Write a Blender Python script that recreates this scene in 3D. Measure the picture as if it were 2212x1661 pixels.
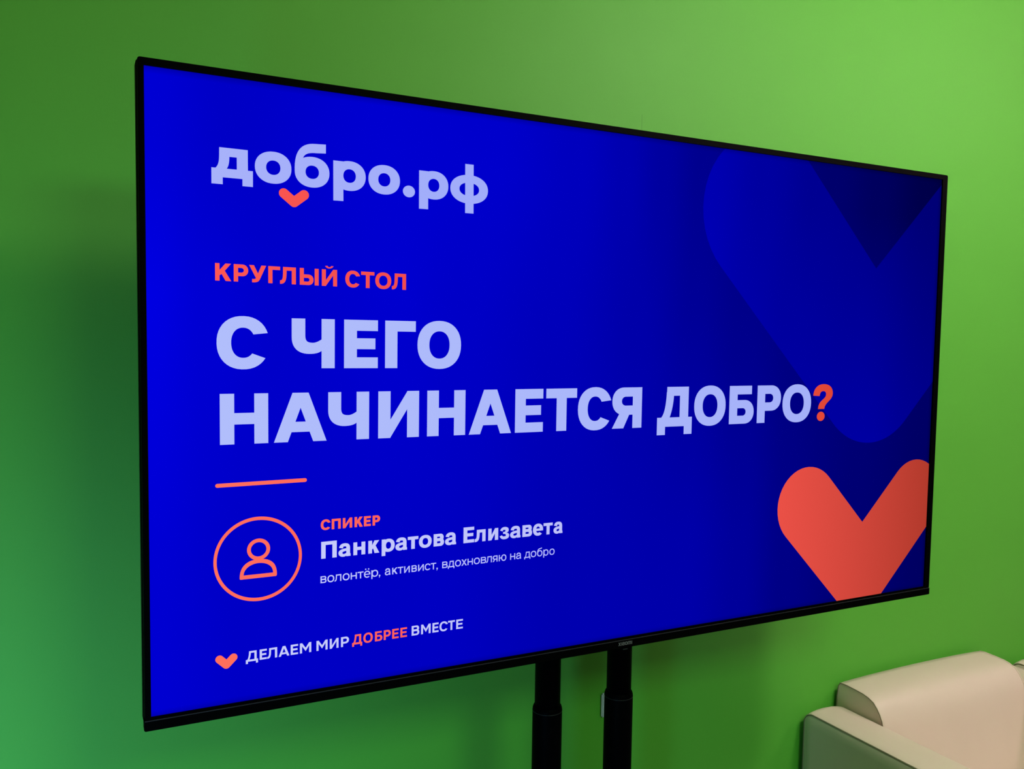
import bpy, bmesh, math, random
from mathutils import Vector, Matrix

for o in list(bpy.data.objects): bpy.data.objects.remove(o, do_unlink=True)
scene = bpy.context.scene
COL = scene.collection
PI = math.pi
ZC = 1.62                      # height of the television's centre above the floor
WALLY = 0.40                   # face of the green wall; the screen glass is at y = 0
CEIL = 3.05

# ------------------------------------------------------------------ camera
cd = bpy.data.cameras.new('camera'); cam = bpy.data.objects.new('camera', cd); COL.objects.link(cam)
yaw, pitch, roll = 4.69541249e-01, -6.37452088e-02, 1.51868447e-02
F = Vector((math.sin(yaw)*math.cos(pitch), math.cos(yaw)*math.cos(pitch), math.sin(pitch)))
rt = Vector((math.cos(yaw), -math.sin(yaw), 0)); up = rt.cross(F)
R_ = math.cos(roll)*rt + math.sin(roll)*up
U_ = -math.sin(roll)*rt + math.cos(roll)*up
m = Matrix(((R_.x, U_.x, -F.x), (R_.y, U_.y, -F.y), (R_.z, U_.z, -F.z))).to_4x4()
m.translation = Vector((-9.21231371e-01, -1.33132677e+00, 9.31854928e-02 + ZC))
cam.matrix_world = m
cd.sensor_fit = 'HORIZONTAL'; cd.sensor_width = 36.0
cd.lens = 1881.29812/2212*36.0
cd.shift_y = 21.1271775/2212
cd.clip_start = 0.02
scene.camera = cam

# ------------------------------------------------------------------ world, lights, exposure
w = bpy.data.worlds.new('world'); scene.world = w; w.use_nodes = True
w.node_tree.nodes['Background'].inputs[0].default_value = (1.0, 0.97, 0.92, 1)
w.node_tree.nodes['Background'].inputs[1].default_value = 0.05
scene.view_settings.view_transform = 'Standard'
scene.view_settings.look = 'None'
scene.view_settings.exposure = 0.0
scene.view_settings.gamma = 1.0
scene.view_settings.use_curve_mapping = False

def area(name, loc, target, sx, sy, power, color, spread=None):
    l = bpy.data.lights.new(name, 'AREA'); l.shape = 'RECTANGLE'; l.size = sx; l.size_y = sy
    l.energy = power; l.color = color
    if spread: l.spread = spread
    o = bpy.data.objects.new(name, l); COL.objects.link(o); o.location = loc
    d = (Vector(target) - Vector(loc)).normalized()
    o.rotation_euler = d.to_track_quat('-Z', 'Y').to_euler()
    return o

# globe lamps hang in a row along the green wall: (x, y, radiant watts, colour); each globe itself is the light source
GZ = CEIL-0.19
GLOBES = [
 (1.16, -1.13, 50.0, (1.34, 1.22, 1.06)),
 (2.60, -1.13, 50.0, (0.90, 0.58, 0.68)),
]
BX, BY = 0.15, -3.00          # square panel further back in the room
area('ceiling_panel_light', (BX, BY, CEIL-0.035), (BX, BY, 0), 1.15, 1.15, 50, (0.42, 1.08, 0.42))
# added cool fill light, out of view, to brighten the lower left wall
SPX, SPY, SPZ = -1.90, -1.60, 0.50
area('added_floor_fill_light', (SPX, SPY, SPZ), (-1.15, 0.40, 0.75), 0.25, 0.25, 50, (0.034, 0.092, 0.158), 1.3)

# ------------------------------------------------------------------ helpers
def lin(c):
    c = c/255.0
    return c/12.92 if c <= 0.04045 else ((c+0.055)/1.055)**2.4
def rgb(r, g, b): return (lin(r), lin(g), lin(b), 1)

def new_mat(name):
    mt = bpy.data.materials.new(name); mt.use_nodes = True
    return mt, mt.node_tree, mt.node_tree.nodes['Principled BSDF']
def mat(name, col, rough=0.5, spec=0.5, metal=0.0, noise=0.0, nscale=200, var=0.0):
    mt, nt, b = new_mat(name)
    b.inputs['Base Color'].default_value = col
    b.inputs['Roughness'].default_value = rough
    b.inputs['Specular IOR Level'].default_value = spec
    b.inputs['Metallic'].default_value = metal
    tc = nt.nodes.new('ShaderNodeTexCoord')
    if noise:
        n = nt.nodes.new('ShaderNodeTexNoise'); n.inputs['Scale'].default_value = nscale; n.inputs['Detail'].default_value = 4
        bp = nt.nodes.new('ShaderNodeBump'); bp.inputs['Strength'].default_value = noise; bp.inputs['Distance'].default_value = 0.002
        nt.links.new(tc.outputs['Object'], n.inputs['Vector'])
        nt.links.new(n.outputs['Fac'], bp.inputs['Height']); nt.links.new(bp.outputs['Normal'], b.inputs['Normal'])
    if var:
        n2 = nt.nodes.new('ShaderNodeTexNoise'); n2.inputs['Scale'].default_value = 7; n2.inputs['Detail'].default_value = 3
        nt.links.new(tc.outputs['Object'], n2.inputs['Vector'])
        mx = nt.nodes.new('ShaderNodeMix'); mx.data_type = 'RGBA'
        mx.inputs['A'].default_value = tuple(c*(1-var) for c in col[:3])+(1,)
        mx.inputs['B'].default_value = tuple(min(1, c*(1+var)) for c in col[:3])+(1,)
        nt.links.new(n2.outputs['Fac'], mx.inputs['Factor']); nt.links.new(mx.outputs['Result'], b.inputs['Base Color'])
    return mt

def link(name, me, mats, parent=None, smooth=False):
    o = bpy.data.objects.new(name, me); COL.objects.link(o)
    for x in (mats if isinstance(mats, (list, tuple)) else [mats]): me.materials.append(x)
    if smooth:
        for p in me.polygons: p.use_smooth = True
    if parent: o.parent = parent
    return o
def from_bm(name, bm, mats, parent=None, smooth=False, bevel=0, seg=3):
    if bevel:
        bmesh.ops.bevel(bm, geom=[e for e in bm.edges], offset=bevel, segments=seg, affect='EDGES', clamp_overlap=True)
    bmesh.ops.recalc_face_normals(bm, faces=bm.faces)
    me = bpy.data.meshes.new(name); bm.to_mesh(me); bm.free()
    return link(name, me, mats, parent, smooth)
def add_box(bm, x0, x1, y0, y1, z0, z1):
    vs = [bm.verts.new(p) for p in ((x0,y0,z0),(x1,y0,z0),(x1,y1,z0),(x0,y1,z0),(x0,y0,z1),(x1,y0,z1),(x1,y1,z1),(x0,y1,z1))]
    for f in ((0,1,2,3),(4,5,6,7),(0,1,5,4),(1,2,6,5),(2,3,7,6),(3,0,4,7)): bm.faces.new([vs[i] for i in f])
def box(name, mt, x0, x1, y0, y1, z0, z1, parent=None, bevel=0, seg=3, smooth=False):
    bm = bmesh.new(); add_box(bm, x0, x1, y0, y1, z0, z1)
    return from_bm(name, bm, mt, parent, smooth, bevel, seg)
def add_lathe(bm, cx, cy, prof, n=40):
    rings = []
    for r, z in prof:
        rings.append([bm.verts.new((cx+r*math.cos(2*PI*i/n), cy+r*math.sin(2*PI*i/n), z)) for i in range(n)])
    for a, b in zip(rings, rings[1:]):
        for i in range(n): bm.faces.new((a[i], a[(i+1) % n], b[(i+1) % n], b[i]))
    bm.faces.new(rings[0]); bm.faces.new(rings[-1])
def lathe(name, mt, cx, cy, prof, parent=None, n=40):
    bm = bmesh.new(); add_lathe(bm, cx, cy, prof, n)
    o = from_bm(name, bm, mt, parent, True)
    return o
def add_tube(bm, pts, r, n=8, closed=False):
    pts = [Vector(p) for p in pts]; rings = []; N = len(pts); prev = None
    for i, p in enumerate(pts):
        a = pts[(i-1) % N] if (closed or i) else p; b = pts[(i+1) % N] if (closed or i < N-1) else p
        t = (b-a).normalized()
        if prev is None:
            ref = Vector((1, 0, 0)) if abs(t.x) < 0.9 else Vector((0, 1, 0)); u = t.cross(ref).normalized()
        else: u = (prev - t*prev.dot(t)).normalized()
        prev = u; v = t.cross(u)
        rings.append([bm.verts.new(p+r*(math.cos(2*PI*k/n)*u+math.sin(2*PI*k/n)*v)) for k in range(n)])
    M = N if closed else N-1
    for i in range(M):
        a, b = rings[i], rings[(i+1) % N]
        for k in range(n): bm.faces.new((a[k], a[(k+1) % n], b[(k+1) % n], b[k]))
    if not closed: bm.faces.new(rings[0]); bm.faces.new(rings[-1])
def empty(name, loc, label=None, cat=None, group=None):
    o = bpy.data.objects.new(name, None); COL.objects.link(o); o.location = loc; o.empty_display_size = 0.1
    if label: o['label'] = label
    if cat: o['category'] = cat
    if group: o['group'] = group
    return o
def thing_parent(o, root):      # keep the mesh's world coordinates under an Empty that stands at its base
    o.parent = root; o.matrix_parent_inverse = Matrix.Translation(-Vector(root.location))
def parts(root, objs):
    for o in objs: thing_parent(o, root)
def struct(o): o['kind'] = 'structure'; return o

# ------------------------------------------------------------------ room shell
def wall_material():
    mt, nt, b = new_mat('green_wall_paint')
    b.inputs['Roughness'].default_value = 0.55; b.inputs['Specular IOR Level'].default_value = 0.22
    tc = nt.nodes.new('ShaderNodeTexCoord')
    n1 = nt.nodes.new('ShaderNodeTexNoise'); n1.inputs['Scale'].default_value = 2.2; n1.inputs['Detail'].default_value = 5
    mp = nt.nodes.new('ShaderNodeMapping'); mp.inputs['Rotation'].default_value = (0, 0.35, 0); mp.inputs['Scale'].default_value = (1, 1, 3.2)
    nt.links.new(tc.outputs['Object'], mp.inputs['Vector']); nt.links.new(mp.outputs['Vector'], n1.inputs['Vector'])
    n2 = nt.nodes.new('ShaderNodeTexNoise'); n2.inputs['Scale'].default_value = 260; n2.inputs['Detail'].default_value = 3
    nt.links.new(tc.outputs['Object'], n2.inputs['Vector'])
    b1 = nt.nodes.new('ShaderNodeBump'); b1.inputs['Strength'].default_value = 0.09; b1.inputs['Distance'].default_value = 0.02
    b2 = nt.nodes.new('ShaderNodeBump'); b2.inputs['Strength'].default_value = 0.12; b2.inputs['Distance'].default_value = 0.0008
    nt.links.new(n1.outputs['Fac'], b1.inputs['Height']); nt.links.new(n2.outputs['Fac'], b2.inputs['Height'])
    nt.links.new(b1.outputs['Normal'], b2.inputs['Normal']); nt.links.new(b2.outputs['Normal'], b.inputs['Normal'])
    mx = nt.nodes.new('ShaderNodeMix'); mx.data_type = 'RGBA'
    mx.inputs['A'].default_value = (0.104, 0.415, 0.046, 1); mx.inputs['B'].default_value = (0.112, 0.440, 0.051, 1)
    nt.links.new(n2.outputs['Fac'], mx.inputs['Factor'])
    # a hairline crack in the paint above the television
    sp = nt.nodes.new('ShaderNodeSeparateXYZ'); nt.links.new(tc.outputs['Object'], sp.inputs[0])
    def cmpn(sock, v, e):
        n = nt.nodes.new('ShaderNodeMath'); n.operation = 'COMPARE'; nt.links.new(sock, n.inputs[0]); n.inputs[1].default_value = v; n.inputs[2].default_value = e; return n.outputs[0]
    ml = nt.nodes.new('ShaderNodeMath'); ml.operation = 'MULTIPLY'
    nt.links.new(cmpn(sp.outputs['X'], 0.290, 0.0009), ml.inputs[0]); nt.links.new(cmpn(sp.outputs['Z'], 2.17, 0.075), ml.inputs[1])
    m3 = nt.nodes.new('ShaderNodeMix'); m3.data_type = 'RGBA'; m3.inputs['B'].default_value = (0.085, 0.33, 0.038, 1)
    nt.links.new(mx.outputs['Result'], m3.inputs['A']); nt.links.new(ml.outputs[0], m3.inputs['Factor'])
    nt.links.new(m3.outputs['Result'], b.inputs['Base Color'])
    return mt
M_wall = wall_material()
M_white = mat('warm_grey_wall_paint', (0.30, 0.29, 0.27, 1), 0.7, 0.2, noise=0.1, nscale=180)
M_ceil = mat('ceiling_paint', (0.72, 0.71, 0.68, 1), 0.8, 0.2, noise=0.08, nscale=120)
M_floor = mat('grey_carpet', (0.20, 0.195, 0.185, 1), 0.95, 0.1, noise=0.6, nscale=400, var=0.15)
M_base = mat('baseboard_paint', (0.45, 0.45, 0.44, 1), 0.5)
X0, X1, Y0 = -3.0, 4.4, -5.2

bm = bmesh.new()                 # green wall with real low relief left to the material
add_box(bm, X0, X1, WALLY, WALLY+0.12, 0, CEIL)
struct(from_bm('wall_back', bm, M_wall))
struct(box('wall_front', M_white, X0, X1, Y0-0.12, Y0, 0, CEIL))
struct(box('wall_right', M_white, X1, X1+0.12, Y0-0.12, WALLY+0.12, 0, CEIL))
struct(box('wall_left', M_white, X0-0.12, X0, Y0-0.12, WALLY+0.12, 0, CEIL))
struct(box('floor', M_floor, X0-0.12, X1+0.12, Y0-0.12, WALLY+0.12, -0.1, 0))
struct(box('ceiling', M_ceil, X0-0.12, X1+0.12, Y0-0.12, WALLY+0.12, CEIL, CEIL+0.1))
struct(box('baseboard_back', M_base, X0, X1, WALLY-0.014, WALLY, 0, 0.08, bevel=0.003))
struct(box('baseboard_left', M_base, X0, X0+0.014, Y0, WALLY-0.014, 0, 0.08, bevel=0.003))
struct(box('baseboard_right', M_base, X1-0.014, X1, Y0, WALLY-0.014, 0, 0.08, bevel=0.003))
struct(box('baseboard_front', M_base, X0+0.014, X1-0.014, Y0, Y0+0.014, 0, 0.08, bevel=0.003))
M_frame = mat('white_metal', (0.75, 0.75, 0.74, 1), 0.35)
# ceiling fixtures
def ceiling_light(x, y, s, label, strength):
    M_fr = mat('lamp_frame_metal', (0.7, 0.7, 0.7, 1), 0.4)
    mt, nt, b = new_mat('lamp_diffuser'); b.inputs['Base Color'].default_value = (0.8, 0.8, 0.8, 1)
    b.inputs['Emission Color'].default_value = (1.0, 0.86, 0.62, 1); b.inputs['Emission Strength'].default_value = strength
    root = empty('ceiling_light', (x, y, CEIL), label, 'ceiling light')
    bm = bmesh.new(); h = s/2; t = 0.02
    add_box(bm, x-h-t, x+h+t, y-h-t, y-h, CEIL-0.03, CEIL); add_box(bm, x-h-t, x+h+t, y+h, y+h+t, CEIL-0.03, CEIL)
    add_box(bm, x-h-t, x-h, y-h, y+h, CEIL-0.03, CEIL); add_box(bm, x+h, x+h+t, y-h, y+h, CEIL-0.03, CEIL)
    fr = from_bm('lamp_frame', bm, M_fr); df = box('diffuser', mt, x-h, x+h, y-h, y+h, CEIL-0.022, CEIL-0.002)
    parts(root, [fr, df])
ceiling_light(BX, BY, 1.15, 'large square ceiling light panel in the middle of the room', 3)
for i, (gx, gy, gw, gc) in enumerate(GLOBES):
    mt, nt, b = new_mat('opal_glass'); b.inputs['Base Color'].default_value = (0.9, 0.9, 0.88, 1); b.inputs['Roughness'].default_value = 0.4
    b.inputs['Emission Color'].default_value = tuple(gc)+(1,); b.inputs['Emission Strength'].default_value = gw/(4*PI*PI*0.16**2)
    gl = empty('globe_lamp', (gx, gy, CEIL), ('round opal ceiling globe lamp above the armchair, nearest the television', 'round opal ceiling globe lamp farther right, past the armchair')[i], 'ceiling light')
    bm = bmesh.new(); bmesh.ops.create_uvsphere(bm, u_segments=32, v_segments=16, radius=0.16, matrix=Matrix.Translation((gx, gy, GZ)))
    g1 = from_bm('globe', bm, mt, None, True)
    g2 = lathe('ceiling_rose', M_frame, gx, gy, [(0.02, GZ+0.155), (0.05, CEIL-0.025), (0.06, CEIL-0.012), (0.06, CEIL)])
    parts(gl, [g1, g2])

M_fill = mat('fill_housing_black', (0.05, 0.05, 0.055, 1), 0.45)  # made-up housing and stand around the added fill light
sd = (Vector((-1.15, 0.40, 0.75))-Vector((SPX, SPY, SPZ))).normalized()
spt = empty('added_floor_fill', (SPX, SPY, 0), 'added unseen fill light in a short square housing, pointed at the lower left of the green wall', 'spotlight')
Rq = sd.to_track_quat('-Z', 'Y').to_matrix().to_4x4(); Rq.translation = Vector((SPX, SPY, SPZ))
bm = bmesh.new()
for (x0_, x1_, y0_, y1_) in ((-0.15, -0.13, -0.15, 0.15), (0.13, 0.15, -0.15, 0.15), (-0.13, 0.13, -0.15, -0.13), (-0.13, 0.13, 0.13, 0.15)): add_box(bm, x0_, x1_, y0_, y1_, -0.03, 0.10)
add_box(bm, -0.15, 0.15, -0.15, 0.15, 0.10, 0.13)
bmesh.ops.transform(bm, matrix=Rq, verts=bm.verts)
h1 = from_bm('fill_housing', bm, M_fill)
h2 = lathe('stand', M_fill, SPX-0.03, SPY-0.09, [(0.16, 0.0), (0.16, 0.015), (0.02, 0.03), (0.015, 0.05), (0.015, 0.42)])
parts(spt, [h1, h2])

# ------------------------------------------------------------------ screen graphics: glyph engine
# every glyph is a set of polygons in units of the capital height, y up, x from 0 to w
def bez(p0, p1, p2, p3, n=9):
    return [tuple((1-t)**3*p0[k]+3*(1-t)**2*t*p1[k]+3*(1-t)*t*t*p2[k]+t**3*p3[k] for k in (0, 1)) for t in [i/n for i in range(n+1)]]
def se(cx, cy, rx, ry, a0, a1, n=2.2, N=24):
    out = []
    for i in range(N+1):
        a = math.radians(a0+(a1-a0)*i/N); c, s = math.cos(a), math.sin(a)
        if abs(c) < 1e-9: c = 0
        if abs(s) < 1e-9: s = 0
        out.append((cx+rx*math.copysign(abs(c)**(2/n), c), cy+ry*math.copysign(abs(s)**(2/n), s)))
    return out
def strip(A, B): return [[A[i], A[i+1], B[i+1], B[i]] for i in range(min(len(A), len(B))-1)]
def R(x0, x1, y0, y1): return [[(x0, y0), (x1, y0), (x1, y1), (x0, y1)]]
def ring(cx, cy, rx, ry, sv, sh, n=2.2, N=48): return strip(se(cx, cy, rx, ry, 0, 360, n, N), se(cx, cy, rx-sv, ry-sh, 0, 360, n, N))
def bowl(x0, w, top, bot, sv, sh, k=1.0):
    mid = (top+bot)/2; h = (top-bot)/2; hi = h-sh
    rx = min(h*1.02*k, (w-x0)*0.75); ri = max(0.02, min(hi*1.1, w-sv-x0-0.02))
    A = [(x0, top)]+se(w-rx, mid, rx, h, 90, -90, 2.15)+[(x0, bot)]
    B = [(x0, top-sh)]+se(w-sv-ri, mid, ri, hi, 90, -90, 2.15)+[(x0, bot+sh)]
    return strip(A, B)
def mir(ps, w): return [[(w-x, y) for x, y in p] for p in ps]
OS = 0.02
def g(ch, w, v, h):
    if ch in 'Оо': return ring(w/2, .5, w/2, .5+OS, v, h)
    if ch in 'Сс':
        k = 1.04
        return strip(se(w/2*k, .5, w/2*k, .5+OS, 20, 327, 2.2, 36), se(w/2*k, .5, w/2*k-v, .5+OS-h, 32, 317, 2.2, 36))
    if ch in 'Нн': return R(0, v, 0, 1)+R(w-v, w, 0, 1)+R(v, w-v, .505-h/2, .505+h/2)
    if ch in 'Аа' and ch == 'А':
        fl = 1.2*v; x1 = (w-fl)/2; lw = v*1.02; s = x1
        ay = (w/2-lw)/s if s else 1
        L = [(0, 0), (lw, 0), (w/2, ay), (w/2, 1), (x1, 1)]
        y0, y1 = .2, .2+h*.93
        return [L]+mir([L], w)+[[(lw+s*y0, y0), (w-lw-s*y0, y0), (w-lw-s*y1, y1), (lw+s*y1, y1)]]
    if ch in 'Чч':
        b1, b0 = .29, .29+h
        A = [(0, 1)]+bez((0, .62), (0, .40), (.16*w, b1), (.40*w, b1), 12)+bez((.40*w, b1), (.52*w, b1), (.62*w, b1+.015), (w-v, b1+.062), 6)
        B = [(v, 1)]+bez((v, .66), (v, b0+.03), (v+.05*w, b0), (.49*w, b0), 12)+bez((.49*w, b0), (.55*w, b0), (.62*w, b0+.03), (w-v, b0+.07), 6)
        return strip(A, B)+R(w-v, w, 0, 1)
    if ch in 'Ее' and ch == 'Е': return R(0, v, 0, 1)+R(v, w, 1-h, 1)+R(v, w*.925, .508-h/2, .508+h/2)+R(v, w, 0, h)
    if ch in 'Гг': return R(0, v, 0, 1)+R(v, w, 1-h, 1)
    if ch in 'Пп': return R(0, v, 0, 1)+R(v, w-v, 1-h, 1)+R(w-v, w, 0, 1)
    if ch in 'Тт': return R(0, w, 1-h, 1)+R(w/2-v/2, w/2+v/2, 0, 1-h)
    if ch in 'ИиЙй':
        t = 1.41*v if v > .2 else 1.5*v
        return R(0, v, 0, 1)+R(w-v, w, 0, 1)+[[(v*.98, 0), (w-v*.98, 1-t), (w-v*.98, 1), (v*.98, t)]]
    if ch in 'Рр' and ch == 'Р': return R(0, v, 0, 1)+bowl(v*.9, w, 1, .32, v*1.02, h)
    if ch in 'Яя':
        return mir(R(0, v, 0, 1)+bowl(v*.9, w, 1, .33, v*1.02, h)+[[(w-v*1.22, 0), (w, 0), (w*.72, .42), (w*.72-v*1.1, .42)]], w)
    if ch in 'Бб' and ch == 'Б': return R(0, v, 0, 1)+R(v, w*.905, 1-h, 1)+bowl(v*.9, w, .625, 0, v*1.02, h*.95)
    if ch in 'Ьь': return R(0, v, 0, 1)+bowl(v*.9, w, .63, 0, v, h)
    if ch in 'Ыы': return g('Ь', w-v*1.28, v, h)+R(w-v, w, 0, 1)
    if ch in 'Вв': return R(0, v, 0, 1)+bowl(v*.9, w*.96, 1, .51-h/2+.03, v, h*.93, .95)+bowl(v*.9, w, .51+h/2-.0, 0, v, h*.95, .95)
    if ch in 'Дд':
        fd = -.205; b0, b1 = 0, h*1.03
        A = bez((.263*w, 1), (.255*w, .55), (.20*w, .32), (.115*w, b1), 10)
        B = [(x, y) for x, y in bez((.263*w+v*.80, 1-h), (.255*w+v*.80, .6), (.20*w+v*.86, .38), (.115*w+v*.95, b1), 10)]
        A[0] = (.263*w, 1-h)
        return strip(A, B)+[[(.263*w, 1-h*1.001), (.89*w, 1-h*1.001), (.89*w, 1), (.268*w, 1)]]+R(.89*w-v, .89*w, b1, 1-h)+R(0, w, b0, b1)+R(0, v*.92, fd, b0)+R(w-v*.92, w, fd, b0)
    if ch in 'Лл':
        A = [(.19*w, 1-h)]+bez((.19*w, .78), (.185*w, .35), (.17*w, h*.92), (0, h*.98), 12)
        B = [(.19*w+v*.86, 1-h)]+bez((.19*w+v*.86, .78), (.19*w+v*.84, .28), (.17*w+v*.8, -.02), (0, -.005), 12)
        return strip(A, B)+R(.19*w, w, 1-h, 1)+R(w-v, w, 0, 1-h)
    if ch in 'Уу':
        t = v*1.12
        A = [(w, 1)]+bez((.64*w, .22), (.57*w, .06), (.48*w, -.005), (.17*w, .0), 10)
        B = [(w-t, 1)]+bez((.43*w, .32), (.40*w, .22), (.36*w, h*.92), (.17*w, h*.95), 10)
        return strip(A, B)+[[(0, 1), (t, 1), (.60*w, .36), (.50*w, .23), (.40*w, .25)]]
    if ch in 'Кк':
        t = 1.28*v
        return R(0, v, 0, 1)+[[(v*.95, .30), (v*.95, .30+.30), (w-t-.01, 1), (w-.01, 1), (v+.17*w, .42)]]+[[(v*.95+.09*w, .47), (v+.30*w, .62), (w, 0), (w-t, 0)]]
    if ch in 'Мм': return R(0, v, 0, 1)+R(w-v, w, 0, 1)+[[(0, 1), (v*1.05, 1), (w/2, .50), (w/2, .50-v*1.55), (v*.9, .98-v*1.2)]]+mir([[(0, 1), (v*1.05, 1), (w/2, .50), (w/2, .50-v*1.55), (v*.9, .98-v*1.2)]], w)
    if ch in 'Хх': return [[(0, 0), (v*1.2, 0), (w*.98, 1), (w*.98-v*1.2, 1)], [(w, 0), (w-v*1.2, 0), (w*.02, 1), (w*.02+v*1.2, 1)]]
    if ch in 'Юю': return R(0, v, 0, 1)+R(v, .36*w, .5-h/2, .5+h/2)+ring(.32*w+.34*w, .5, .34*w, .5+OS, v, h)
    if ch == '?':
        O_ = bez((0, .705), (.02*w, .90), (.20*w, 1.02), (.52*w, 1.02), 8)+bez((.52*w, 1.02), (.82*w, 1.02), (w, .92), (w, .755), 7)+bez((w, .755), (w, .56), (.60*w, .52), (.585*w, .33), 9)
        I_ = bez((.325*w, .69), (.34*w, .80), (.42*w, .825), (.51*w, .825), 8)+bez((.51*w, .825), (.60*w, .825), (.655*w, .79), (.655*w, .735), 7)+bez((.655*w, .735), (.655*w, .58), (.275*w, .60), (.265*w, .33), 9)
        return strip(O_, I_)+[se(.42*w, .125, .20*w, .13, 0, 360, 2, 28)[:-1]]
    if ch == ',': return [se(w*.5, v*.55, w*.5, v*.6, 0, 360, 2.4, 16)[:-1], [(w*.45, .1), (w, v*.5), (w*.5, -.22), (w*.12, -.22)]]
    if ch == '.': return [se(w/2, w/2, w/2, w/2, 0, 360, 2, 30)[:-1]]
    if ch == 'e':       # lowercase ie
        return strip(se(w/2, .5, w/2, .5+OS, -2, 318, 2.2, 36), se(w/2, .5, w/2-v, .5+OS-h, -6, 308, 2.2, 36))+R(v*.7, w-.004, .5-h*.40, .5+h*.40)
    if ch == 'ё': return g('e', w, v, h)+[se(w*.27, 1.26, v*.62, v*.62, 0, 360, 2, 14)[:-1], se(w*.73, 1.26, v*.62, v*.62, 0, 360, 2, 14)[:-1]]
    if ch == 'a':       # lowercase a
        t = v*.96
        A = bez((.05*w, .70), (.10*w, .94), (.28*w, 1.02), (.50*w, 1.02), 8)+bez((.50*w, 1.02), (.82*w, 1.02), (.95*w, .90), (.95*w, .62), 8)+[(.95*w, .0)]
        B = bez((.05*w+t*.98, .64), (.12*w+t, .76), (.36*w, 1.02-h), (.48*w, 1.02-h), 8)+bez((.48*w, 1.02-h), (.62*w, 1.02-h), (.95*w-t, .80), (.95*w-t, .62), 8)+[(.95*w-t, .0)]
        C_ = bez((.95*w-t*.6, .62), (.60*w, .62), (0, .62), (0, .30), 10)+bez((0, .30), (0, .02), (.30*w, -.03), (.42*w, -.02), 8)+bez((.42*w, -.02), (.6*w, -.01), (.7*w, .06), (.95*w-t*.6, .25), 8)
        D_ = bez((.95*w-t*.6, .62-h*.8), (.62*w, .62-h*.8), (v, .54-h*.6), (v, .30), 10)+bez((v, .30), (v, h*.8+.02), (.38*w, h*.76), (.45*w, h*.78), 8)+bez((.45*w, h*.78), (.6*w, h*.85), (.95*w-t, .26), (.95*w-t*.6, .40), 8)
        return strip(A, B)+strip(C_, D_)+[[(.95*w-t, .0), (.95*w-t, .28), (w-.01, .28 if v < .2 else .2), (w, 0)]]
    if ch == 'p':       # lowercase er
        return R(0, v, -.31, 1)+ring(w/2+.02, .5, w/2-.02, .5+OS, v, h)
    if ch == 'з':
        A = bez((.05*w, .74), (.14*w, .97), (.34*w, 1.02), (.52*w, 1.02), 8)+bez((.52*w, 1.02), (.82*w, 1.02), (.95*w, .90), (.95*w, .75), 6)+bez((.95*w, .75), (.95*w, .60), (.84*w, .53), (.62*w, .52), 6)
        B = bez((.05*w+v*.8, .66), (.30*w, .80), (.40*w, 1.02-h), (.52*w, 1.02-h), 8)+bez((.52*w, 1.02-h), (.60*w, 1.02-h), (.95*w-v, .78), (.95*w-v, .72), 6)+bez((.95*w-v, .72), (.95*w-v, .64), (.6*w, .60), (.36*w, .60), 6)
        C_ = bez((.36*w, .44), (.62*w, .44), (w-v, .40), (w-v, .30), 6)+bez((w-v, .30), (w-v, .24), (.62*w, h-.02), (.50*w, h-.02), 6)+bez((.50*w, h-.02), (.38*w, h-.02), (.26*w, .24), (v*.75, .34), 8)
        D_ = bez((.36*w, .52), (.80*w, .56), (w, .48), (w, .28), 6)+bez((w, .28), (w, .10), (.86*w, -.02), (.50*w, -.02), 6)+bez((.50*w, -.02), (.28*w, -.02), (.08*w, .06), (0, .26), 8)
        return strip(A, B)+strip(C_, D_)+R(.36*w, .7*w, .44, .60)
    if ch == 'б':
        return ring(w/2, .49, w/2, .49+OS, v, h)+strip(
            bez((0, .5), (0, 1.02), (.12*w, 1.28), (.52*w, 1.33), 10)+[(.90*w, 1.41)], bez((v, .62), (v, .95), (.22*w+v*.4, 1.33-h*1.1), (.56*w, 1.33-h), 10)+[(.90*w, 1.41-h)])
    return []
LOWER = {'а': 'a', 'е': 'e', 'р': 'p'}

# slide geometry: u, v in a 1920 x 1080 slide -> the glass plane
SW, SH = 1.650, 0.928125
def S2(u, v): return (-SW/2+u/1920*SW, SH/2-v/1080*SH)
def clip_poly(p, x0=0.0, x1=1920.0, y0=1.5, y1=1077.6):
    def cl(pts, ins, inter):
        out = []
        for i in range(len(pts)):
            a, b = pts[i-1], pts[i]
            if ins(b):
                if not ins(a): out.append(inter(a, b))
                out.append(b)
            elif ins(a): out.append(inter(a, b))
        return out
    ix = lambda X: (lambda a, b: (X, a[1]+(b[1]-a[1])*(X-a[0])/(b[0]-a[0])))
    iy = lambda Y: (lambda a, b: (a[0]+(b[0]-a[0])*(Y-a[1])/(b[1]-a[1]), Y))
    for ins, it in ((lambda q: q[0] >= x0, ix(x0)), (lambda q: q[0] <= x1, ix(x1)), (lambda q: q[1] >= y0, iy(y0)), (lambda q: q[1] <= y1, iy(y1))):
        if p: p = cl(p, ins, it)
    return p
def slide_mesh(name, polys, mt, parent, layer):
    bm = bmesh.new(); y = -0.0003*layer
    for p in polys:
        q = []
        for a in p:
            if not q or (abs(a[0]-q[-1][0])+abs(a[1]-q[-1][1])) > 1e-6: q.append(a)
        while len(q) > 2 and abs(q[0][0]-q[-1][0])+abs(q[0][1]-q[-1][1]) < 1e-6: q.pop()
        if len(q) < 3: continue
        vs = [bm.verts.new((S2(*a)[0], y, S2(*a)[1])) for a in q]
        try: f = bm.faces.new(vs)
        except ValueError: continue
        f.normal_update()
        if f.normal.y > 0: f.normal_flip()
    me = bpy.data.meshes.new(name); bm.to_mesh(me); bm.free()
    o = link(name, me, mt); o.parent = parent
    return o
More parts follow.
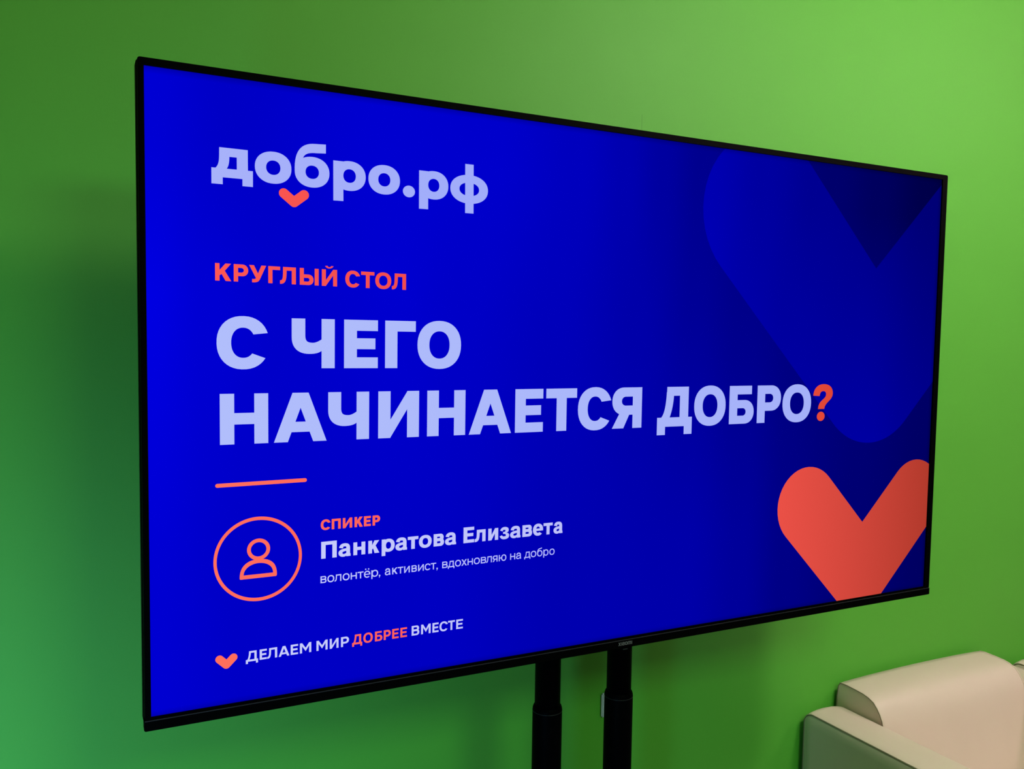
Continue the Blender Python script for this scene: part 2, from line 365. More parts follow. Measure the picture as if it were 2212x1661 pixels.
def line_of(letters, b0, b1, cap, v, h, lower_h=None, lv=None, lh=None):
    """letters: (char, u0, u1); the baseline runs from b0 at the first letter to b1 at the last"""
    out = []; xa, xb = letters[0][1], letters[-1][2]
    for ch, u0, u1 in letters:
        s = cap; vv, hh = v, h
        if ch.islower() or ch == ',':
            s = lower_h; vv, hh = lv, lh
        gl = g(LOWER.get(ch, ch), (u1-u0)/s, vv, hh)
        for p in gl:
            out.append([(u0+x*s, b0+(b1-b0)*(u0+x*s-xa)/(xb-xa)-y*s) for x, y in p])
    return out

# emissive inks; the panel dims towards its far side the way the slide does
def ink(name, c0, c1, lum=1.0, u0=0, u1=1920):
    mt, nt, b = new_mat(name)
    b.inputs['Base Color'].default_value = (0.0, 0.0, 0.0, 1); b.inputs['Roughness'].default_value = 0.3; b.inputs['Specular IOR Level'].default_value = 0.0
    tc = nt.nodes.new('ShaderNodeTexCoord'); sx = nt.nodes.new('ShaderNodeSeparateXYZ'); nt.links.new(tc.outputs['Object'], sx.inputs[0])
    mr = nt.nodes.new('ShaderNodeMapRange'); mr.inputs['From Min'].default_value = S2(u0, 0)[0]; mr.inputs['From Max'].default_value = S2(u1, 0)[0]
    nt.links.new(sx.outputs['X'], mr.inputs['Value'])
    mx = nt.nodes.new('ShaderNodeMix'); mx.data_type = 'RGBA'; mx.inputs['A'].default_value = rgb(*c0); mx.inputs['B'].default_value = rgb(*c1)
    nt.links.new(mr.outputs['Result'], mx.inputs['Factor']); nt.links.new(mx.outputs['Result'], b.inputs['Emission Color'])
    b.inputs['Emission Strength'].default_value = lum
    return mt

def ramp_field(nt, sock, pts):
    r = nt.nodes.new('ShaderNodeValToRGB'); r.color_ramp.interpolation = 'EASE'
    el = r.color_ramp.elements
    while len(el) > 1: el.remove(el[-1])
    el[0].position = pts[0][0]; el[0].color = pts[0][1]
    for p, c in pts[1:]:
        e = el.new(p); e.color = c
    nt.links.new(sock, r.inputs['Fac']); return r
def screen_material(name, cols, edge=True):
    """cols: three rows (top, middle, bottom) of (position, blue level 0..255) across the slide"""
    mt, nt, b = new_mat(name); L = nt.links
    b.inputs['Base Color'].default_value = (0, 0, 0, 1); b.inputs['Roughness'].default_value = 0.25; b.inputs['Specular IOR Level'].default_value = 0.0
    tc = nt.nodes.new('ShaderNodeTexCoord'); sx = nt.nodes.new('ShaderNodeSeparateXYZ'); L.new(tc.outputs['Object'], sx.inputs[0])
    def mr(sock, a, c):
        n = nt.nodes.new('ShaderNodeMapRange'); n.inputs['From Min'].default_value = a; n.inputs['From Max'].default_value = c; L.new(sock, n.inputs['Value']); return n.outputs['Result']
    def mth(op, a, c=None):
        n = nt.nodes.new('ShaderNodeMath'); n.operation = op
        for i, s in enumerate((a, c)):
            if s is None: continue
            if isinstance(s, (int, float)): n.inputs[i].default_value = s
            else: L.new(s, n.inputs[i])
        return n.outputs[0]
    u = mr(sx.outputs['X'], -SW/2, SW/2); v = mr(sx.outputs['Z'], SH/2, -SH/2)
    rs = [ramp_field(nt, u, [(p, (0.0, 0.0, lin(c), 1)) for p, c in row]).outputs['Color'] for row in cols]
    t1 = mr(v, 0.10, 0.34); t2 = mr(v, 0.34, 0.80)
    m1 = nt.nodes.new('ShaderNodeMix'); m1.data_type = 'RGBA'; L.new(t1, m1.inputs['Factor']); L.new(rs[0], m1.inputs['A']); L.new(rs[1], m1.inputs['B'])
    m2 = nt.nodes.new('ShaderNodeMix'); m2.data_type = 'RGBA'; L.new(t2, m2.inputs['Factor']); L.new(m1.outputs['Result'], m2.inputs['A']); L.new(rs[2], m2.inputs['B'])
    L.new(m2.outputs['Result'], b.inputs['Emission Color'])
    if edge:      # edge-lit panel: dimmer within the last centimetre
        ax = mth('SUBTRACT', SW/2, sx.outputs['X']); az = mth('SUBTRACT', SH/2, mth('ABSOLUTE', sx.outputs['Z']))
        d = mth('MINIMUM', ax, az); k = mr(d, 0.0, 0.011); k2 = mth('POWER', k, 0.7)
        L.new(mth('MULTIPLY_ADD' if False else 'ADD', mth('MULTIPLY', k2, 0.45), 0.55), b.inputs['Emission Strength'])
    else: b.inputs['Emission Strength'].default_value = 1.0
    return mt

# ------------------------------------------------------------------ television
M_bezel = mat('black_bezel', (0.0006, 0.0006, 0.0008, 1), 0.5, 0.015)
M_body = mat('black_plastic', (0.0006, 0.0006, 0.0008, 1), 0.55, 0.02)
M_lip = mat('brushed_dark_lip', (0.024, 0.023, 0.032, 1), 0.4, 0.2)
M_logo = mat('grey_print', (0.17, 0.17, 0.19, 1), 0.5, 0.2)
tv = empty('television', (0.0035, 0.03, ZC), 'large flat black television showing a blue slide, held up on a two-post stand', 'television')
FL, FR, FT, FB = -0.8335, 0.8405, 0.4733, -0.4817
LT, LB = SH/2-0.0012, -SH/2+0.0020      # top and bottom of the lit area
def at(o): o.location.z = ZC; thing_parent(o, tv); return o
# four bezel bars around the glass
bez_root = None
bm = bmesh.new()
def frame_bm(y0, y1, l, r, t, b, il, ir, it, ib, rad=0.004, seg=4):
    bm = bmesh.new(); outer = []
    for cx, cz, a0 in ((r-rad, t-rad, 0), (l+rad, t-rad, 90), (l+rad, b+rad, 180), (r-rad, b+rad, 270)):
        for i in range(seg+1):
            a = math.radians(a0+90*i/seg); outer.append((cx+rad*math.cos(a), cz+rad*math.sin(a)))
    inner = [(ir, it)]*(seg+1)+[(il, it)]*(seg+1)+[(il, ib)]*(seg+1)+[(ir, ib)]*(seg+1)
    N = len(outer)
    vo0 = [bm.verts.new((x, y0, z)) for x, z in outer]; vo1 = [bm.verts.new((x, y1, z)) for x, z in outer]
    corners0 = {}; corners1 = {}
    def gv(dct, p, y):
        if p not in dct: dct[p] = bm.verts.new((p[0], y, p[1]))
        return dct[p]
    for i in range(N):
        j = (i+1) % N
        bm.faces.new((vo0[i], vo0[j], vo1[j], vo1[i]))
        for vo, dct, y in ((vo0, corners0, y0), (vo1, corners1, y1)):
            a, b2 = gv(dct, inner[i], y), gv(dct, inner[j], y)
            fs = [vo[i], vo[j], b2, a] if a is not b2 else [vo[i], vo[j], a]
            bm.faces.new(fs)
        a0, b0 = gv(corners0, inner[i], y0), gv(corners0, inner[j], y0)
        if a0 is not b0: bm.faces.new((a0, b0, gv(corners1, inner[j], y1), gv(corners1, inner[i], y1)))
    return bm
fr = from_bm('bezel', frame_bm(-0.0035, 0.010, FL, FR, FT, -0.4668, -SW/2, SW/2, LT, LB), M_bezel); at(fr)
rim = from_bm('side_rim', frame_bm(0.010, 0.030, FL-0.0012, FR+0.0006, FT, -0.475, FL+0.02, FR-0.02, FT-0.02, -0.46), M_bezel); at(rim)
chin = box('bottom_strip', M_bezel, FL-0.001, FR+0.0012, -0.0050, 0.016, FB, -0.4664, bevel=0.0012, seg=2); at(chin)
lip = box('metal_lip', M_lip, FL, FR, -0.0053, -0.0030, -0.46690, -0.46595)
lip.parent = chin
back = box('back_panel', M_body, FL+0.004, FR-0.004, 0.012, 0.034, -0.474, FT-0.004, bevel=0.006); at(back)
hump = box('electronics_housing', M_body, -0.52, 0.53, 0.034, 0.068, -0.44, 0.06, bevel=0.012); hump.parent = back
sens = box('infrared_receiver', M_body, -0.008, 0.016, 0.0, 0.016, -0.4885, -0.4818, bevel=0.0015); sens.parent = chin
sl = box('status_light', mat('receiver_lens', (0.03, 0.03, 0.035, 1), 0.3, 0.1), -0.004, 0.006, -0.0006, 0.001, -0.4868, -0.4850); sl.parent = chin

# maker's wordmark on the bottom strip
def mark():
    P = []; t = 0.17
    def put(polys, x0, w): P.extend([[(x0+x*1.0, y) for x, y in p] for p in polys])
    H_ = 0.0061
    put([[(0, 0), (t*1.2, 0), (.85, 1), (.85-t*1.2, 1)], [(.85, 0), (.85-t*1.2, 0), (0, 1), (t*1.2, 1)]], 0, .85)
    put(R(0, t, 0, .95), 1.06, 0)
    put(R(.0, .78, 1-t, 1)+R(.78-t, .78, 0, 1)+R(0, .78, 0, t)+R(0, t, 0, .62)+R(0, .55, .62-t, .62), 1.44, 0)
    put(ring(.41, .5, .41, .5, t, t, 3.2, 28), 2.42, 0)
    put(R(0, t, 0, 1)+R(0, 1.14, 1-t, 1)+R(.57-t/2, .57+t/2, 0, 1)+R(1.14-t, 1.14, 0, 1), 3.42, 0)
    put(R(0, t, 0, 1), 4.80, 0)
    bm = bmesh.new(); s = 0.0304/4.97
    for p in P:
        vs = [bm.verts.new((-0.0177+x*s, -0.0052, -0.4760+y*H_)) for x, y in p]
        f = bm.faces.new(vs); f.normal_update()
        if f.normal.y > 0: f.normal_flip()
    me = bpy.data.meshes.new('wordmark'); bm.to_mesh(me); bm.free()
    o = link('wordmark', me, M_logo); o.parent = chin; return o
mark()

# the lit panel
TOP = [(0.0, 212), (0.07, 198), (0.20, 208), (0.323, 204), (0.427, 190), (0.486, 176), (0.536, 160), (0.588, 143), (0.70, 122), (0.80, 108), (0.88, 94), (0.97, 74), (1.0, 68)]
MID = [(0.0, 226), (0.05, 211), (0.11, 202), (0.22, 207), (0.294, 199), (0.40, 187), (0.508, 169), (0.585, 151), (0.654, 138), (0.80, 120), (1.0, 103)]
BOT = [(0.0, 210), (0.08, 198), (0.25, 194), (0.424, 176), (0.58, 169), (0.667, 154), (0.735, 134), (0.86, 114), (1.0, 98)]
M_screen = screen_material('lit_screen', (TOP, MID, BOT))
scr = box('screen', M_screen, -SW/2, SW/2, 0.0, 0.008, LB, LT); at(scr)
M_lit = screen_material('pale_blue_heart_ink', ([(0.0, 178), (0.60, 177), (0.685, 160), (0.767, 146), (1.0, 118)], [(0.0, 182), (0.60, 182), (0.654, 168), (0.728, 158), (0.847, 151), (1.0, 130)], [(0.0, 172), (0.75, 166), (0.88, 168), (0.95, 156), (1.0, 150)]))
def heart(cl, cr, cb, r, N=24):       # thick V with round ends, one outline: end caps, sharp notch, round foot
    al = math.atan2(cb[1]-cl[1], cb[0]-cl[0]); ar = math.atan2(cb[1]-cr[1], cb[0]-cr[0]); out = []
    for i in range(N+1): t = al+PI/2+PI*i/N; out.append((cl[0]+r*math.cos(t), cl[1]+r*math.sin(t)))
    out.append((cb[0], cb[1]-r/math.cos(al)))
    for i in range(N+1): t = ar+PI/2+PI*i/N; out.append((cr[0]+r*math.cos(t), cr[1]+r*math.sin(t)))
    for i in range(N+1): t = ar-PI/2+(al+PI/2-(ar-PI/2))*i/N; out.append((cb[0]+r*math.cos(t), cb[1]+r*math.sin(t)))
    p = clip_poly(out)
    return [p]
slide_mesh('heart_backdrop', heart((1323, 133), (2059, 133), (1691, 499), 182), M_lit, scr, 1)['label'] = 'large faint lighter blue heart cut off by the top right of the screen'
I_red = ink('coral_ink', (238, 82, 72), (178, 58, 44), u0=1350, u1=1920)
slide_mesh('heart_emblem', heart((1487, 829), (1869, 829.5), (1678, 1020), 97), I_red, scr, 2)['label'] = 'big coral red heart at the lower right edge of the screen'
I_w1 = ink('pale_blue_ink', (178, 191, 252), (160, 172, 248))
I_w2 = ink('pale_lilac_ink', (200, 205, 252), (188, 192, 250), u0=250, u1=800)
I_w3 = ink('pale_thin_ink', (196, 202, 255), (176, 180, 255), u0=250, u1=800)
I_logo = ink('logo_ink', (168, 178, 250), (160, 172, 250), u0=100, u1=620)
I_o1 = ink('orange_red_ink', (252, 88, 82), (240, 78, 76), u0=100, u1=450)
I_o2 = ink('salmon_ink', (255, 112, 92), (255, 96, 86), u0=100, u1=450)
I_q = ink('question_mark_ink', (228, 74, 56), (222, 70, 52), u0=1490, u1=1560)

# title, two lines
V_, H_ = .272, .225
row1 = [('С', 109.5, 193.9), ('Ч', 236.4, 313.5), ('Е', 330.7, 394.4), ('Г', 408.4, 468.5), ('О', 472.1, 561.5)]
row2a = [('Н', 114.1, 195.4), ('А', 205.1, 298.9), ('Ч', 301.8, 378.3), ('И', 395.8, 476.3), ('Н', 492.8, 572.2), ('А', 580.0, 672.5), ('Е', 681.2, 745.1), ('Т', 752, 825.1), ('С', 827.8, 908.8), ('Я', 912.8, 988.9)]
row2b = [('Д', 1030.2, 1125.3), ('О', 1131, 1220.9), ('Б', 1231.8, 1305.0), ('Р', 1315.2, 1388.3), ('О', 1393.7, 1485.6)]
slide_mesh('title_text', line_of(row1[:1], 489.6, 489.6, 88, V_, H_), I_w1, scr, 3)
slide_mesh('title_text', line_of(row1[1:], 489.6, 489.7, 88, V_, H_), I_w1, scr, 3)
slide_mesh('title_text', line_of(row2a, 620.9, 619.5, 87.6, V_, H_), I_w1, scr, 3)
slide_mesh('title_text', line_of(row2b, 619.9, 619.6, 87.8, V_, H_), I_w1, scr, 3)
slide_mesh('question_mark', line_of([('?', 1492.0, 1557.0)], 620.3, 620.3, 88, V_, H_), I_q, scr, 3)
# logo wordmark: built from its own measured proportions
def sc(polys, x0, base, s): return [[(x0+x*s, base-y*s) for x, y in p] for p in polys]
def mov(polys, fn): return [[fn(*q) for q in p] for p in polys]
LG = []
LG += [[(115.8, 118.3), (162.4, 118.5), (162.4, 132.8), (115.6, 132.8)], [(144.2, 132.8), (162.4, 132.8), (162.5, 152.9), (144.2, 153.0)],
       [(103.0, 152.9), (170.8, 152.9), (170.8, 167.8), (103.0, 167.8)], [(103.0, 167.8), (121.2, 167.8), (121.2, 179.4), (103.0, 179.4)], [(153.4, 167.8), (170.8, 167.8), (170.8, 179.6), (153.4, 179.6)]]
LG += strip(bez((115.6, 132.5), (115.4, 143), (113.8, 149), (109.5, 153), 8), bez((132.2, 132.5), (132, 142), (131, 149), (127.6, 153), 8))
def rg(cx, cy, rx, ry, sv, sh): return ring(cx, cy, rx, ry, sv, sh, 2.15)
LG += rg(205.1, 143.5, 31.1, 27.2, 19.0, 15.0)
LG += rg(272.6, 144.6, 30.7, 26.6, 18.9, 15.1)
LG += strip(bez((241.9, 146), (240.5, 112), (252, 95.5), (278, 95.0), 14)+[(296.8, 94.0)], bez((254.8, 128.6), (256, 116), (262, 111), (280, 110.8), 14)+[(296.8, 109.6)])
LG += [[(241.9, 146), (248, 124), (256, 127), (250, 150)]]
for x0, xr in ((310.1, 369.8), (472.5, 531.6)):
    dy = 0 if x0 < 400 else 1.6
    LG += [[(x0, 119.9+dy*.8), (x0+18.1, 120.0+dy*.8), (x0+18.6, 190.0+dy), (x0+.3, 190.3+dy)]]
    LG += rg((x0+xr)/2, 144.7+dy, (xr-x0)/2, 26.3, 18.4, 14.3)
LG += rg(405.0, 145.2, 30.1, 26.5, 18.6, 14.6)
LG += [se(452.8, 162.0, 11.9, 10.7, 0, 360, 2, 30)[:-1]]
LG += rg(575.1, 147.3, 39.5, 27.1, 18.9, 14.6)
LG += [[(566.0, 99.9), (583.6, 99.9), (584.5, 192.5), (566.8, 192.6)]]
slide_mesh('logo_text', LG, I_logo, scr, 3)
slide_mesh('logo_heart', heart((223.0, 185.4), (258.3, 185.4), (240.7, 199.4), 8.5), I_o1, scr, 3)['label'] = 'small red heart under the logo word at the top of the screen'
# small headings
kr = [('К', 107.9, 134.2), ('Р', 138.3, 162.3), ('У', 163.9, 192.5), ('Г', 196.1, 216.4), ('Л', 216.2, 243.8), ('Ы', 250.6, 284.2), ('Й', 289.9, 317.5), ('С', 332.7, 359.7), ('Т', 362, 387.1), ('О', 388.9, 419.5), ('Л', 420.8, 448.4)]
br_ = strip(bez((295.8, 305.4), (298, 311.2), (308.6, 311.2), (311, 305.4), 8), bez((300.2, 305.2), (301.2, 308.2), (305.6, 308.2), (306.8, 305.2), 8))
slide_mesh('heading_text', line_of(kr, 341.0, 343.8, 29.4, .245, .205)+mov(br_, lambda x, y: (x, y+1.6)), I_o1, scr, 3)
sp = [('С', 288.4, 306.2), ('П', 308.6, 325.4), ('И', 329.3, 347.0), ('К', 351.4, 367.2), ('Е', 369.3, 382.6), ('Р', 386, 400.6)]
slide_mesh('speaker_caption', line_of(sp, 783.9, 783.6, 18.9, .255, .215), I_o2, scr, 3)
nm1 = [('П', 289.3, 318.1), ('а', 321.3, 344.2), ('н', 349.4, 372.1), ('к', 377.9, 399.4), ('р', 404, 429.6), ('а', 431, 454.4), ('т', 455.7, 477.1), ('о', 478.4, 504.5), ('в', 508.5, 530.2), ('а', 532.4, 555.8)]
nm2 = [('Е', 571.4, 594.3), ('л', 595.6, 619.4), ('и', 625.2, 647.3), ('з', 650.6, 671.8), ('а', 674, 697.8), ('в', 702, 724.3), ('е', 726.4, 750.0), ('т', 750.9, 772.5), ('а', 774.6, 796.2)]
slide_mesh('speaker_name', line_of(nm1, 836.7, 834.6, 31.2, .262, .205, 24.0, .305, .245)+line_of(nm2, 834.4, 833.4, 31.2, .262, .205, 24.0, .305, .245), I_w2, scr, 3)
vo = [('в', 288.1, 299.1), ('о', 300.8, 313.6), ('л', 314.2, 326.8), ('о', 329.3, 342.3), ('н', 344.5, 356.2), ('т', 357.7, 368.9), ('ё', 369.9, 382.1), ('р', 384.1, 397.3), (',', 398.6, 401.7), ('а', 410.5, 421.4), ('к', 425.0, 435.5), ('т', 436.0, 447.2), ('и', 448.9, 460.1), ('в', 463.8, 474.5), ('и', 477.1, 488.8), ('с', 490.7, 502.4), ('т', 503.0, 514.3), (',', 514.8, 517.9),
      ('в', 526.9, 538.3), ('д', 538.9, 552.8), ('о', 554.0, 566.7), ('х', 567.6, 579.3), ('н', 580.8, 592.4), ('о', 594.4, 607.5), ('в', 609.7, 621.3), ('л', 621.7, 634.0), ('я', 635.9, 646.6), ('ю', 649.4, 666.3), ('н', 674.9, 686.4), ('а', 688.4, 699.8), ('д', 707.1, 721.4), ('о', 722.1, 734.9), ('б', 737.0, 749.3), ('р', 751.4, 763.6), ('о', 765.7, 778.2)]
slide_mesh('speaker_description', line_of(vo, 881.7, 877.2, 17, .17, .17, 12.7, .175, .165), I_w3, scr, 3)
d1 = [('Д', 155.5, 176.5), ('Е', 179.4, 191.8), ('Л', 192.6, 210), ('А', 212.6, 231.7), ('Е', 234.1, 247.3), ('М', 250.6, 271.3), ('М', 280.8, 301.4), ('И', 305.4, 321.9), ('Р', 326.5, 341.6)]
d2 = [('Д', 347.7, 367), ('О', 369.2, 387.4), ('Б', 391.8, 406.3), ('Р', 409.1, 422.9), ('Е', 425.8, 438.7), ('Е', 442.2, 455.5)]
d3 = [('В', 465, 480.7), ('М', 484.3, 504), ('Е', 507.8, 520.6), ('С', 522.5, 539.9), ('Т', 540.5, 555), ('Е', 558, 572.3)]
slide_mesh('slogan_text', line_of(d1, 1007.6, 1006.2, 18.6, .21, .18), I_w2, scr, 3)
slide_mesh('slogan_text', line_of(d3, 1004.6, 1004.7, 18.9, .21, .18), I_w2, scr, 3)
slide_mesh('slogan_highlight', line_of(d2, 1005.2, 1004.9, 18.7, .21, .18), I_o2, scr, 3)
slide_mesh('slogan_heart', heart((111.0, 995.8), (134.4, 995.8), (122.7, 1007.3), 6.9), I_o2, scr, 3)['label'] = 'tiny orange heart before the slogan at the bottom of the screen'
def capsule(x0, x1, y0, y1, r): return [[(x0-r*math.sin(PI*i/12), y0+r*math.cos(PI*i/12)) for i in range(13)]+[(x1+r*math.sin(PI*i/12), y1-r*math.cos(PI*i/12)) for i in range(13)]]
slide_mesh('divider_line', capsule(109.3, 259.8, 691.2, 690.2, 3.4), I_o2, scr, 3)
ic = ring(178.1, 825.3, 76.1, 75.2, 5.4, 6.0, 2.0, 96)+ring(178.2, 808.2, 19.9, 19.2, 6.5, 6.5, 2.0, 48)
ic += strip(bez((145.6, 856), (146, 832), (163, 825.6), (178, 825.6), 14)+bez((178, 825.6), (195, 825.6), (209.8, 832), (209.8, 855), 14), bez((152.2, 852.5), (153, 838), (168, 832.6), (178, 832.6), 14)+bez((178, 832.6), (190, 832.6), (203, 838), (203.2, 852.5), 14))
ic += [[(145.6, 856), (152.2, 852.3), (203.2, 852.3), (209.8, 855), (209.6, 857.8), (208.0, 859.1), (147.2, 859.3), (145.8, 858.4)]]
slide_mesh('person_icon', ic, I_o2, scr, 3)['label'] = 'orange outline of a head and shoulders in a ring'

# ------------------------------------------------------------------ television stand
M_pole = mat('black_powder_coat', (0.0005, 0.0005, 0.0010, 1), 0.5, 0.015)
M_ring = mat('dark_ring_edge', (0.012, 0.012, 0.016, 1), 0.3, 0.15)
PY = 0.135
st = empty('television_stand', (0.0, PY, 0), 'black floor stand with two round telescopic posts under the television', 'tv stand')
sp_ = []
for px in (-0.0880, 0.0810):
    sl_ = lathe('outer_tube', M_pole, px, PY, [(0.0294, 0.09), (0.0294, 0.980), (0.0291, 0.985), (0.0276, 0.9895), (0.0262, 0.991), (0.0254, 0.991)])
    inn = lathe('inner_tube', M_pole, px, PY, [(0.0254, 0.90), (0.0254, 1.93)])
    rg_ = lathe('collar', M_ring, px, PY, [(0.0294, 0.9795), (0.0298, 0.9800), (0.0298, 0.9807), (0.0294, 0.9812)])
    rg_.parent = sl_
    sp_ += [sl_, inn]
foot = []
for s in (-1, 1):
    f = box('foot_bar', M_pole, -0.03+s*0.34-0.03, -0.03+s*0.34+0.03, -0.36, 0.33, 0.055, 0.09, bevel=0.006)
    sp_.append(f)
    for yy in (-0.33, 0.30):
        wbm = bmesh.new(); c = -0.03+s*0.34
        pr = [(0.0, -0.012), (0.022, -0.012), (0.0265, -0.008), (0.0265, 0.008), (0.022, 0.012), (0.0, 0.012)]
        n = 20; rings = []
        for r_, x_ in pr[1:-1]: rings.append([wbm.verts.new((c+x_, yy+r_*math.cos(2*PI*i/n), 0.0267+r_*math.sin(2*PI*i/n))) for i in range(n)])
        for a_, b_ in zip(rings, rings[1:]):
            for i in range(n): wbm.faces.new((a_[i], a_[(i+1) % n], b_[(i+1) % n], b_[i]))
        wbm.faces.new(rings[0]); wbm.faces.new(rings[-1])
        wh = from_bm('castor', wbm, M_pole, None, True); wh.parent = f
sp_.append(box('cross_beam', M_pole, -0.40, 0.34, PY-0.035, PY+0.035, 0.05, 0.092, bevel=0.006))
sp_.append(box('mounting_plate', M_pole, -0.24, 0.21, 0.0685, 0.105, 1.44, 1.86, bevel=0.003))
sp_.append(box('upper_bridge', M_pole, -0.13, 0.12, 0.104, 0.165, 1.60, 1.68, bevel=0.004))
parts(st, sp_)

# pale plate seen behind the right post
M_plate = mat('pale_grey_plastic', (0.62, 0.62, 0.85, 1), 0.5, 0.3)
pl = empty('wall_plate', (0.24, WALLY, 0.832), 'small pale grey wall plate half hidden behind the right post', 'wall plate')
pa = box('plate', M_plate, 0.2095, 0.2895, WALLY-0.009, WALLY, 0.803, 0.862, bevel=0.003)
pb = box('rocker', M_plate, 0.222, 0.277, WALLY-0.0125, WALLY-0.009, 0.812, 0.853, bevel=0.001)
parts(pl, [pa, pb])

# ------------------------------------------------------------------ beige armchair
def leather():
    mt, nt, b = new_mat('beige_leatherette')
    b.inputs['Roughness'].default_value = 0.42; b.inputs['Specular IOR Level'].default_value = 0.35
    tc = nt.nodes.new('ShaderNodeTexCoord')
    vo_ = nt.nodes.new('ShaderNodeTexVoronoi'); vo_.inputs['Scale'].default_value = 700
    n1 = nt.nodes.new('ShaderNodeTexNoise'); n1.inputs['Scale'].default_value = 9; n1.inputs['Detail'].default_value = 3
    for n in (vo_, n1): nt.links.new(tc.outputs['Object'], n.inputs['Vector'])
    b1 = nt.nodes.new('ShaderNodeBump'); b1.inputs['Strength'].default_value = 0.10; b1.inputs['Distance'].default_value = 0.0006
    b2 = nt.nodes.new('ShaderNodeBump'); b2.inputs['Strength'].default_value = 0.10; b2.inputs['Distance'].default_value = 0.012
    nt.links.new(vo_.outputs['Distance'], b1.inputs['Height']); nt.links.new(n1.outputs['Fac'], b2.inputs['Height'])
    nt.links.new(b2.outputs['Normal'], b1.inputs['Normal']); nt.links.new(b1.outputs['Normal'], b.inputs['Normal'])
    mx = nt.nodes.new('ShaderNodeMix'); mx.data_type = 'RGBA'
    mx.inputs['A'].default_value = (0.76, 0.575, 0.54, 1); mx.inputs['B'].default_value = (0.80, 0.615, 0.58, 1)
    nt.links.new(n1.outputs['Fac'], mx.inputs['Factor']); nt.links.new(mx.outputs['Result'], b.inputs['Base Color'])
    return mt
M_lea = leather()
M_seam = mat('seam_thread', (0.20, 0.16, 0.11, 1), 0.8, 0.2)
M_leg = mat('chair_leg_metal', (0.25, 0.25, 0.25, 1), 0.3, 0.5, 0.8)
CH = []
def rrect(y0, y1, z0, z1, r, n=6):     # rounded rectangle in the y-z plane, counter-clockwise
    out = []
    for cy, cz, a0 in ((y1-r, z1-r, 0), (y0+r, z1-r, 90), (y0+r, z0+r, 180), (y1-r, z0+r, 270)):
        for i in range(n+1): a = math.radians(a0+90*i/n); out.append((cy+r*math.cos(a), cz+r*math.sin(a)))
    return out
def prism_x(name, stations, mt, smooth=True):   # stations: (x, loop) lists of equal length
    bm = bmesh.new(); rs = [[bm.verts.new((x, y, z)) for y, z in lp] for x, lp in stations]; n = len(rs[0])
    for a, b in zip(rs, rs[1:]):
        for i in range(n): bm.faces.new((a[i], a[(i+1) % n], b[(i+1) % n], b[i]))
    bm.faces.new(rs[0]); bm.faces.new(rs[-1])
    o = from_bm(name, bm, mt, None, smooth)
    for p in o.data.polygons:
        if len(p.vertices) > 4: p.use_smooth = False
    return o
def offset_loop(lp, d):
    n = len(lp); out = []
    for i in range(n):
        a, b = Vector(lp[i-1]), Vector(lp[(i+1) % n]); t = (b-a)
        t = t.normalized() if t.length > 1e-9 else Vector((1, 0)); nr = Vector((t.y, -t.x))
        out.append((lp[i][0]+nr.x*d, lp[i][1]+nr.y*d))
    return out
def arm(x0, x1):
    lp = rrect(-0.37, 0.383, 0.16, ZC-0.917, 0.032, 8)
    L = x1-x0; st_ = []
    for t, d in ((0.0, -0.0035), (0.0, 0.0), (0.02, 0.0006), (0.055, 0.0030), (0.12, 0.0052), (0.3, 0.0078), (0.5, 0.0086), (0.7, 0.0074), (0.88, 0.004), (0.95, 0.0014), (1.0, -0.003)):
        st_.append((x0+L*t, offset_loop(lp, d)))
    st_[0] = (x0-0.0002, offset_loop(lp, -0.0030)); st_[1] = (x0, offset_loop(lp, -0.0005))
    a = prism_x('armrest', st_, M_lea)
    return a, lp
a1, lp = arm(0.8650, 0.9870)
a2, _ = arm(1.6060, 1.7280)
def seam(x, lp, off, r, parent, mt, name='piping'):
    bm = bmesh.new(); add_tube(bm, [(x, y, z) for y, z in offset_loop(lp, off)], r, 6, True)
    o = from_bm(name, bm, mt, None, True); o.parent = parent; return o
for a, xs in ((a1, (0.8650,)), (a2, (1.7280,))):
    for x in xs:
        s_ = -1 if a is a1 else 1
        seam(x, lp, -0.0010, 0.0012, a, M_seam, 'seam')
        seam(x-0.0022*s_, lp, 0.0006, 0.0018, a, M_lea)
        # flat outer panel, slightly padded
        p = prism_x('outer_panel', [(x, offset_loop(lp, -0.004)), (x+s_*0.0012, offset_loop(lp, -0.006)), (x+s_*0.003, offset_loop(lp, -0.03))], M_lea); p.parent = a
CH += [a1, a2]
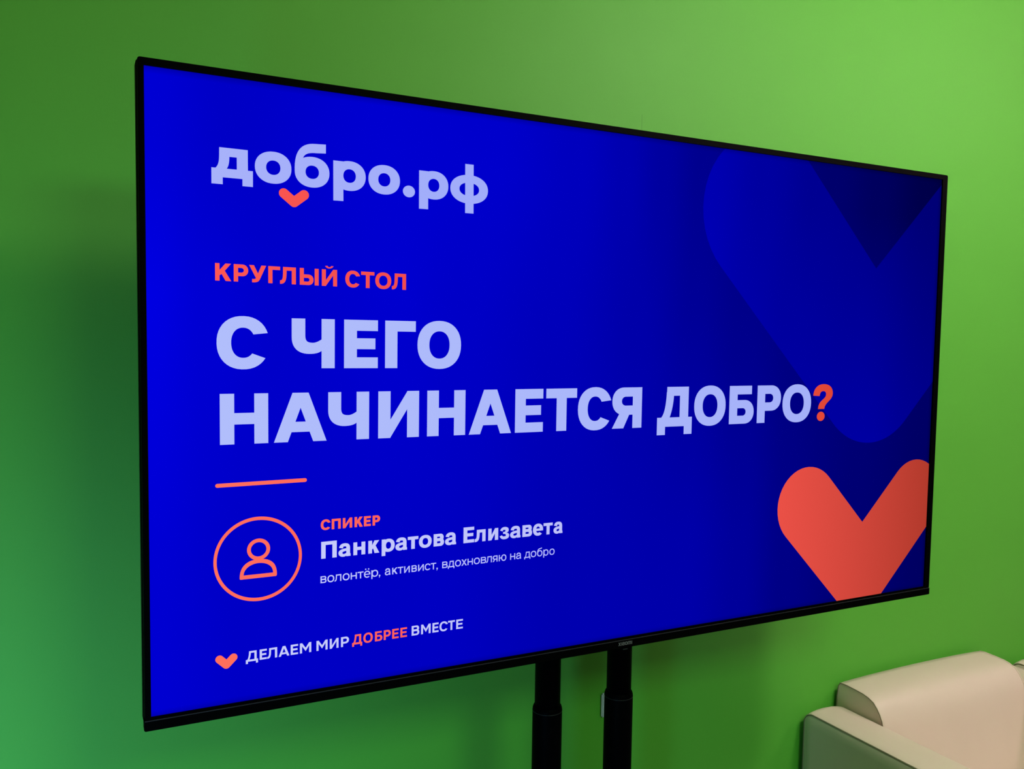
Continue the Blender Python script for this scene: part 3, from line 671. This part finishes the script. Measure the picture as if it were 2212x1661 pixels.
# backrest: measured side profile
prof = [(0.391, ZC-0.93), (0.389, ZC-0.90), (0.384, ZC-0.868), (0.378, ZC-0.858), (0.360, ZC-0.8565), (0.326, ZC-0.858), (0.300, ZC-0.860), (0.282, ZC-0.8635), (0.264, ZC-0.871), (0.2515, ZC-0.884), (0.242, ZC-0.897), (0.234, ZC-0.913), (0.228, ZC-0.935), (0.220, ZC-0.975), (0.210, ZC-1.03), (0.196, ZC-1.10), (0.182, ZC-1.17), (0.172, ZC-1.22), (0.180, ZC-1.24), (0.30, ZC-1.24), (0.386, ZC-1.22), (0.390, ZC-1.10), (0.391, ZC-1.0)]
bx0, bx1 = 0.9950, 1.5990
sts = []
for t in (0, .012, .03, .06, .1, .18, .28, .4, .5, .6, .72, .82, .9, .94, .97, .988, 1):
    k = 0.0065*math.sin(PI*t)**0.55 if 0 < t < 1 else -0.001
    sts.append((bx0+(bx1-bx0)*t, [(min(y, 0.392), z) for y, z in offset_loop(prof, k)]))
# profile runs clockwise or counter-clockwise: make sure the padding goes outwards
test = offset_loop(prof, 0.01)
if max(p[1] for p in test) < max(p[1] for p in prof):
    sts = []
    for t in (0, .012, .03, .06, .1, .18, .28, .4, .5, .6, .72, .82, .9, .94, .97, .988, 1):
        k = 0.0065*math.sin(PI*t)**0.55 if 0 < t < 1 else -0.001
        sts.append((bx0+(bx1-bx0)*t, [(min(y, 0.392), z) for y, z in offset_loop(prof, -k)]))
bk = prism_x('backrest', sts, M_lea)
for x in (bx0+0.0012, bx1-0.0012):
    seam(x, [(min(y, 0.39), z) for y, z in prof], 0.0, 0.0021, bk, M_lea)
    if x < 1.2: seam(x-(0.0022 if x < 1.2 else -0.0022), [(min(y, 0.388), z) for y, z in prof], 0.0, 0.0011, bk, M_seam, 'seam')
CH.append(bk)
seat = box('seat_cushion', M_lea, 0.9875, 1.6055, -0.385, 0.168, 0.285, 0.43, bevel=0.028, seg=7)
base_ = box('seat_base', M_lea, 0.9872, 1.6058, -0.36, 0.385, 0.16, 0.284, bevel=0.006)
CH += [seat, base_]
for x in (0.92, 1.671):
    for y in (-0.31, 0.32):
        CH.append(lathe('leg', M_leg, x, y, [(0.016, 0.0), (0.018, 0.004), (0.022, 0.155), (0.022, 0.165)], None, 20))
ch = empty('armchair', (1.29, 0.0, 0), 'beige leatherette armchair right of the television, the nearer one seen over its arm', 'armchair', 'beige armchairs along the green wall')
parts(ch, CH)
# its twin stands beside it; only the corner of one arm shows at the edge of the photograph
def copy_tree(o, parent=None):
    c = o.copy(); COL.objects.link(c); c.parent = parent; c.matrix_parent_inverse = o.matrix_parent_inverse.copy()
    for k in list(o.children): copy_tree(k, c)
    return c
ch2 = copy_tree(ch); ch2.location.x += 0.900
ch2['label'] = 'second beige armchair at the right edge, only a sliver of its arm in view'
